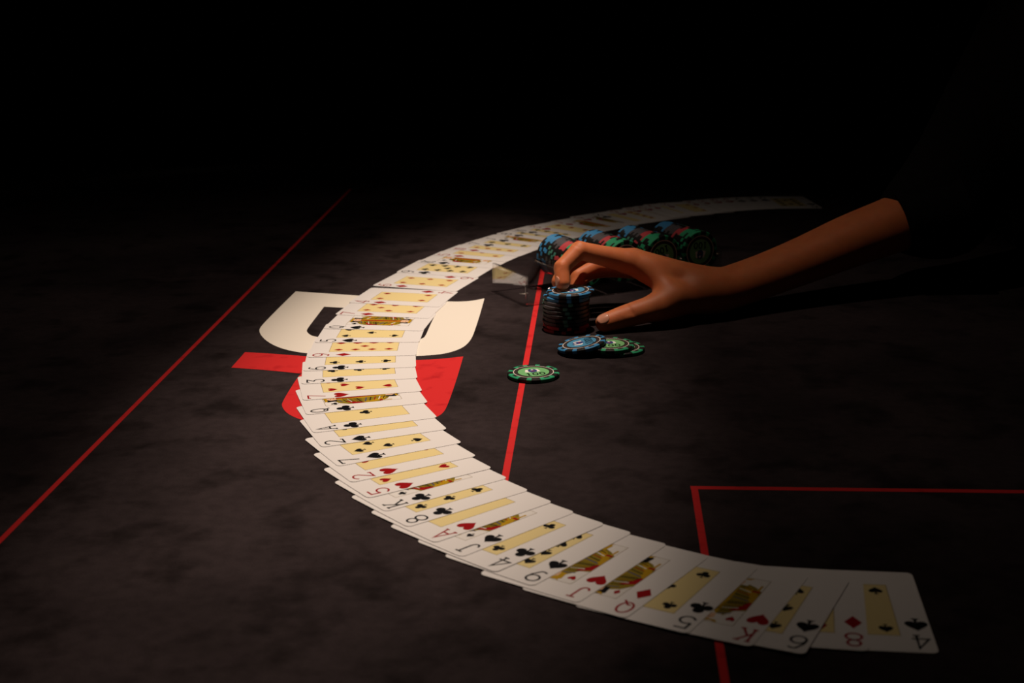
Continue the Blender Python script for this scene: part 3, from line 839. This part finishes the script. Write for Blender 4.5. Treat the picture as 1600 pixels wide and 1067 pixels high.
for o, dp in ((-2.0, 0.4), (0.8, 0.5)):
    crease(J['pip'] + pa/np.linalg.norm(pa)*o*MM, pa, (-0.3, -0.5, 0.85), 7.9, 5.0, depth=dp)
arm = surface_net(prims, mm(15, 1135, -2), mm(440, 1385, 125), 1.2*MM)

def body_net(prims_, h):
    A = np.array([np.minimum(p[0], p[1]) - max(p[2], p[3]) - 0.05 for p in prims_]).min(0)
    B = np.array([np.maximum(p[0], p[1]) + max(p[2], p[3]) + 0.05 for p in prims_]).max(0)
    return surface_net(prims_, A, B, h)
def w3(x, y, z): return np.array([x, y, z], float)
EL = J['el']; SH = w3(0.565, 1.455, TZ+0.30)
SH2 = w3(0.60, 1.10, TZ+0.29); NECK = w3(0.60, 1.275, TZ+0.37); HEAD = w3(0.575, 1.28, TZ+0.53); PEL = w3(0.74, 1.27, 0.55)
hand2 = w3(0.60, 1.02, 0.68); el2 = w3(0.70, 1.01, 0.80)
skin2 = [(EL - np.array([.03, .015, .004]), EL, .025, .029, .01), (EL, SH, .031, .040, .02), (NECK - w3(0, 0, .1), HEAD - w3(0, 0, .05), .055, .05, .03),
         (HEAD + w3(-.01, 0, -.02), HEAD + w3(.015, 0, .04), .078, .088, .02), (HEAD + w3(-.045, 0, -.075), HEAD + w3(-.03, 0, -.03), .038, .055, .03),
         (HEAD + w3(-.088, 0, .01), HEAD + w3(-.104, 0, -.022), .008, .013, .012), (HEAD + w3(.0, .085, -.02), HEAD + w3(.01, .088, .012), .010, .013, .006), (HEAD + w3(.0, -.085, -.02), HEAD + w3(.01, -.088, .012), .010, .013, .006),
         (HEAD + w3(-.098, .032, .012), HEAD + w3(-.098, .032, .012), .011, .011, -.006), (HEAD + w3(-.098, -.032, .012), HEAD + w3(-.098, -.032, .012), .011, .011, -.006),
         (HEAD + w3(-.082, -.02, -.062), HEAD + w3(-.082, .02, -.062), .008, .008, .008),
         (NECK - w3(0, 0, .1), PEL, .12, .12, .05), (SH, SH2, .05, .05, .05), (SH2, el2, .04, .032, .03), (el2, hand2, .032, .025, .02), (hand2, hand2 + w3(-.09, .01, -.01), .028, .018, .02)]
person = obj('person', np_mesh('person', [arm, body_net(skin2, .007)], ['skin']))
tag(person, 'person in black whose bare forearm reaches in to press on the chip stack', 'person')
M['eye'] = mat('eye_white', (0.75, 0.72, 0.68), 0.2, 0.5)
M['iris'] = mat('dark_iris', (0.02, 0.012, 0.008), 0.2, 0.5)
for sgn in (-1, 1):
    bm = bmesh.new(); bmesh.ops.create_uvsphere(bm, u_segments=16, v_segments=10, radius=.0130, matrix=Matrix.Rotation(math.pi/2, 4, 'Y'))
    for f in bm.faces:
        if f.calc_center_median().x < -.0112: f.material_index = 1
    obj('eye', bm_mesh('eye', bm, ['eye', 'iris'], True), person, tuple(HEAD + w3(-.0735, .032*sgn, .010)))
M['lips'] = mat('lips', (0.40, 0.09, 0.05), 0.45, 0.3)
obj('lips', np_mesh('lips', [body_net([(HEAD + w3(-.0765, -.019, -.059), HEAD + w3(-.0825, 0, -.057), .004, .006, .006), (HEAD + w3(-.0825, 0, -.057), HEAD + w3(-.0765, .019, -.059), .006, .004, .006)], .0025)], ['lips']), person)
# sleeve and shirt
sd = (J['sl'] - J['fa3']); sd /= np.linalg.norm(sd)
cut = J['sl'] + sd*0.001
shirt = [(cut + sd*.02, EL, .034, .042, .02), (EL, SH, .046, .058, .03), (SH, SH2, .066, .066, .04), (NECK - w3(0, 0, .13), PEL, .145, .150, .05),
         (w3(.62, 1.40, TZ+.2), w3(.72, 1.36, .6), .09, .10, .05), (w3(.62, 1.14, TZ+.2), w3(.72, 1.18, .6), .09, .10, .05), (SH2, el2, .056, .045, .03), (el2, hand2 + w3(.03, 0, .02), .044, .036, .02)]
shm = np_mesh('shirt', [body_net(shirt, .008)], ['black_cloth'])
obj('shirt', shm, person)
# the sleeve's open cuff: a thin-walled tube that ends cleanly round the forearm
bm = bmesh.new()
axz = Vector((sd[0], sd[1]*0.1, sd[2])).normalized(); side = hp.normalized(); upv = side.cross(axz).normalized(); side = axz.cross(upv).normalized()
rings = []
for (s, ra, rb) in ((0.058, .040, .036), (0.03, .0385, .0335), (0.008, .0365, .0305), (0.0, .0360, .0300), (0.0, .0345, .0285), (0.02, .0350, .0295)):
    c = Vector(cut) + axz*s
    rings.append([bm.verts.new(c + side*ra*math.cos(2*math.pi*k/40) + upv*rb*math.sin(2*math.pi*k/40)) for k in range(40)])
for a, b in zip(rings, rings[1:]):
    for k in range(40): bm.faces.new((a[k], a[(k+1) % 40], b[(k+1) % 40], b[k]))
bmesh.ops.recalc_face_normals(bm, faces=bm.faces)
obj('sleeve_cuff', bm_mesh('sleeve_cuff', bm, ['black_cloth'], True), person)
KN1, KN2 = w3(.70, 1.36, .50), w3(.70, 1.16, .50)
tro = [(PEL - w3(0, .07, .02), PEL + w3(0, .07, -.02), .12, .12, .05)]
for sgn in (-1, 1):
    hip = PEL + w3(-.02, .09*sgn, -.03); kn = w3(.50, 1.27 + .11*sgn, .50); ft = w3(.56, 1.27 + .11*sgn, .09)
    tro += [(hip, kn, .085, .062, .04), (kn, ft, .060, .045, .02)]
obj('trousers', np_mesh('trousers', [body_net(tro, .010)], ['black_cloth']), person)
for sgn in (-1, 1):
    y = 1.27 + .11*sgn
    obj('shoe', np_mesh('shoe', [body_net([(w3(.58, y, .045), w3(.42, y, .036), .042, .034, .02), (w3(.57, y, .06), w3(.56, y, .10), .04, .042, .02)], .006)], ['rail']), person)
obj('hair', np_mesh('hair', [body_net([(HEAD + w3(.02, 0, .035), HEAD + w3(.03, 0, .06), .098, .096, .02), (HEAD + w3(.06, 0, .0), HEAD + w3(.075, 0, -.08), .07, .05, .03), (HEAD + w3(-.085, 0, .005), HEAD + w3(-.085, 0, .005), .07, .07, -.02)], .006)], ['hair']), person)
# fingernails: small curved plates set on the finger tips
def nail(pos, nrm, along, wd, ln, name='fingernail'):
    n = Vector(nrm).normalized(); a = Vector(along); a = (a - n*a.dot(n)).normalized(); s = n.cross(a)
    bm = bmesh.new(); N, Mm = 8, 8
    g = []
    for i in range(N+1):
        row = []
        for j in range(Mm+1):
            x, y = -1+2*i/N, -1+2*j/Mm
            # square to rounded disc
            xx, yy = x*math.sqrt(1-y*y/2), y*math.sqrt(1-x*x/2)
            p = Vector(pos) + a*yy*ln/2 + s*xx*wd/2 - n*(xx*xx*wd*0.20 + yy*yy*ln*0.05)
            row.append(bm.verts.new(p))
        g.append(row)
    for i in range(N):
        for j in range(Mm): bm.faces.new((g[i][j], g[i+1][j], g[i+1][j+1], g[i][j+1]))
    ext = bmesh.ops.extrude_face_region(bm, geom=bm.faces[:])
    for q in ext['geom']:
        if isinstance(q, bmesh.types.BMVert): q.co -= n*0.0009
    bmesh.ops.recalc_face_normals(bm, faces=bm.faces)
    o = obj(name, bm_mesh(name, bm, ['nail'], True), person)
nt_ = Vector((-0.25, -0.62, 0.74))
nail(Vector(J['t_tip']) + nt_.normalized()*0.0081, nt_, Vector(J['t_tip']-J['t_ip']), 0.0105, 0.0112)
ni_ = Vector((-0.97, -0.22, 0.08))
nail(Vector(J['tip']) + Vector((0, 0, 0.0014)) + ni_.normalized()*0.0062, ni_, Vector((0.1, -.3, -1)), 0.0086, 0.0088)

# stool the person sits on
stool = obj('stool', None)
stool.location = (0.76, 1.27, 0)
tag(stool, 'black round stool under the person beside the table', 'stool')
bm = bmesh.new(); lathe(bm, [(.15, .375), (.17, .385), (.17, .405), (.15, .415)], 32); obj('seat', bm_mesh('seat', bm, ['rail'], True), stool)
for k in range(4):
    bm = bmesh.new(); a = math.radians(45+90*k)
    tube_y(bm, (.10*math.cos(a), .10*math.sin(a), .378), (.17*math.cos(a), .17*math.sin(a), 0), .012)
    obj('leg', bm_mesh('leg', bm, ['metal'], True), stool)

# ------------------------------------------------------------------ dim violet strip light far behind
sl = obj('strip_light', None)
sl.location = (1.575, 4.48, 0.575)
tag(sl, 'small dim violet strip light upright on the dark back wall', 'light')
bm = bmesh.new(); box(bm, (-.014, 0, -.045), (.014, .02, .045)); obj('housing', bm_mesh('housing', bm, ['metal']), sl)
bm = bmesh.new(); box(bm, (-.006, -.004, -.032), (.006, 0, .032)); obj('lens', bm_mesh('lens', bm, ['led']), sl)
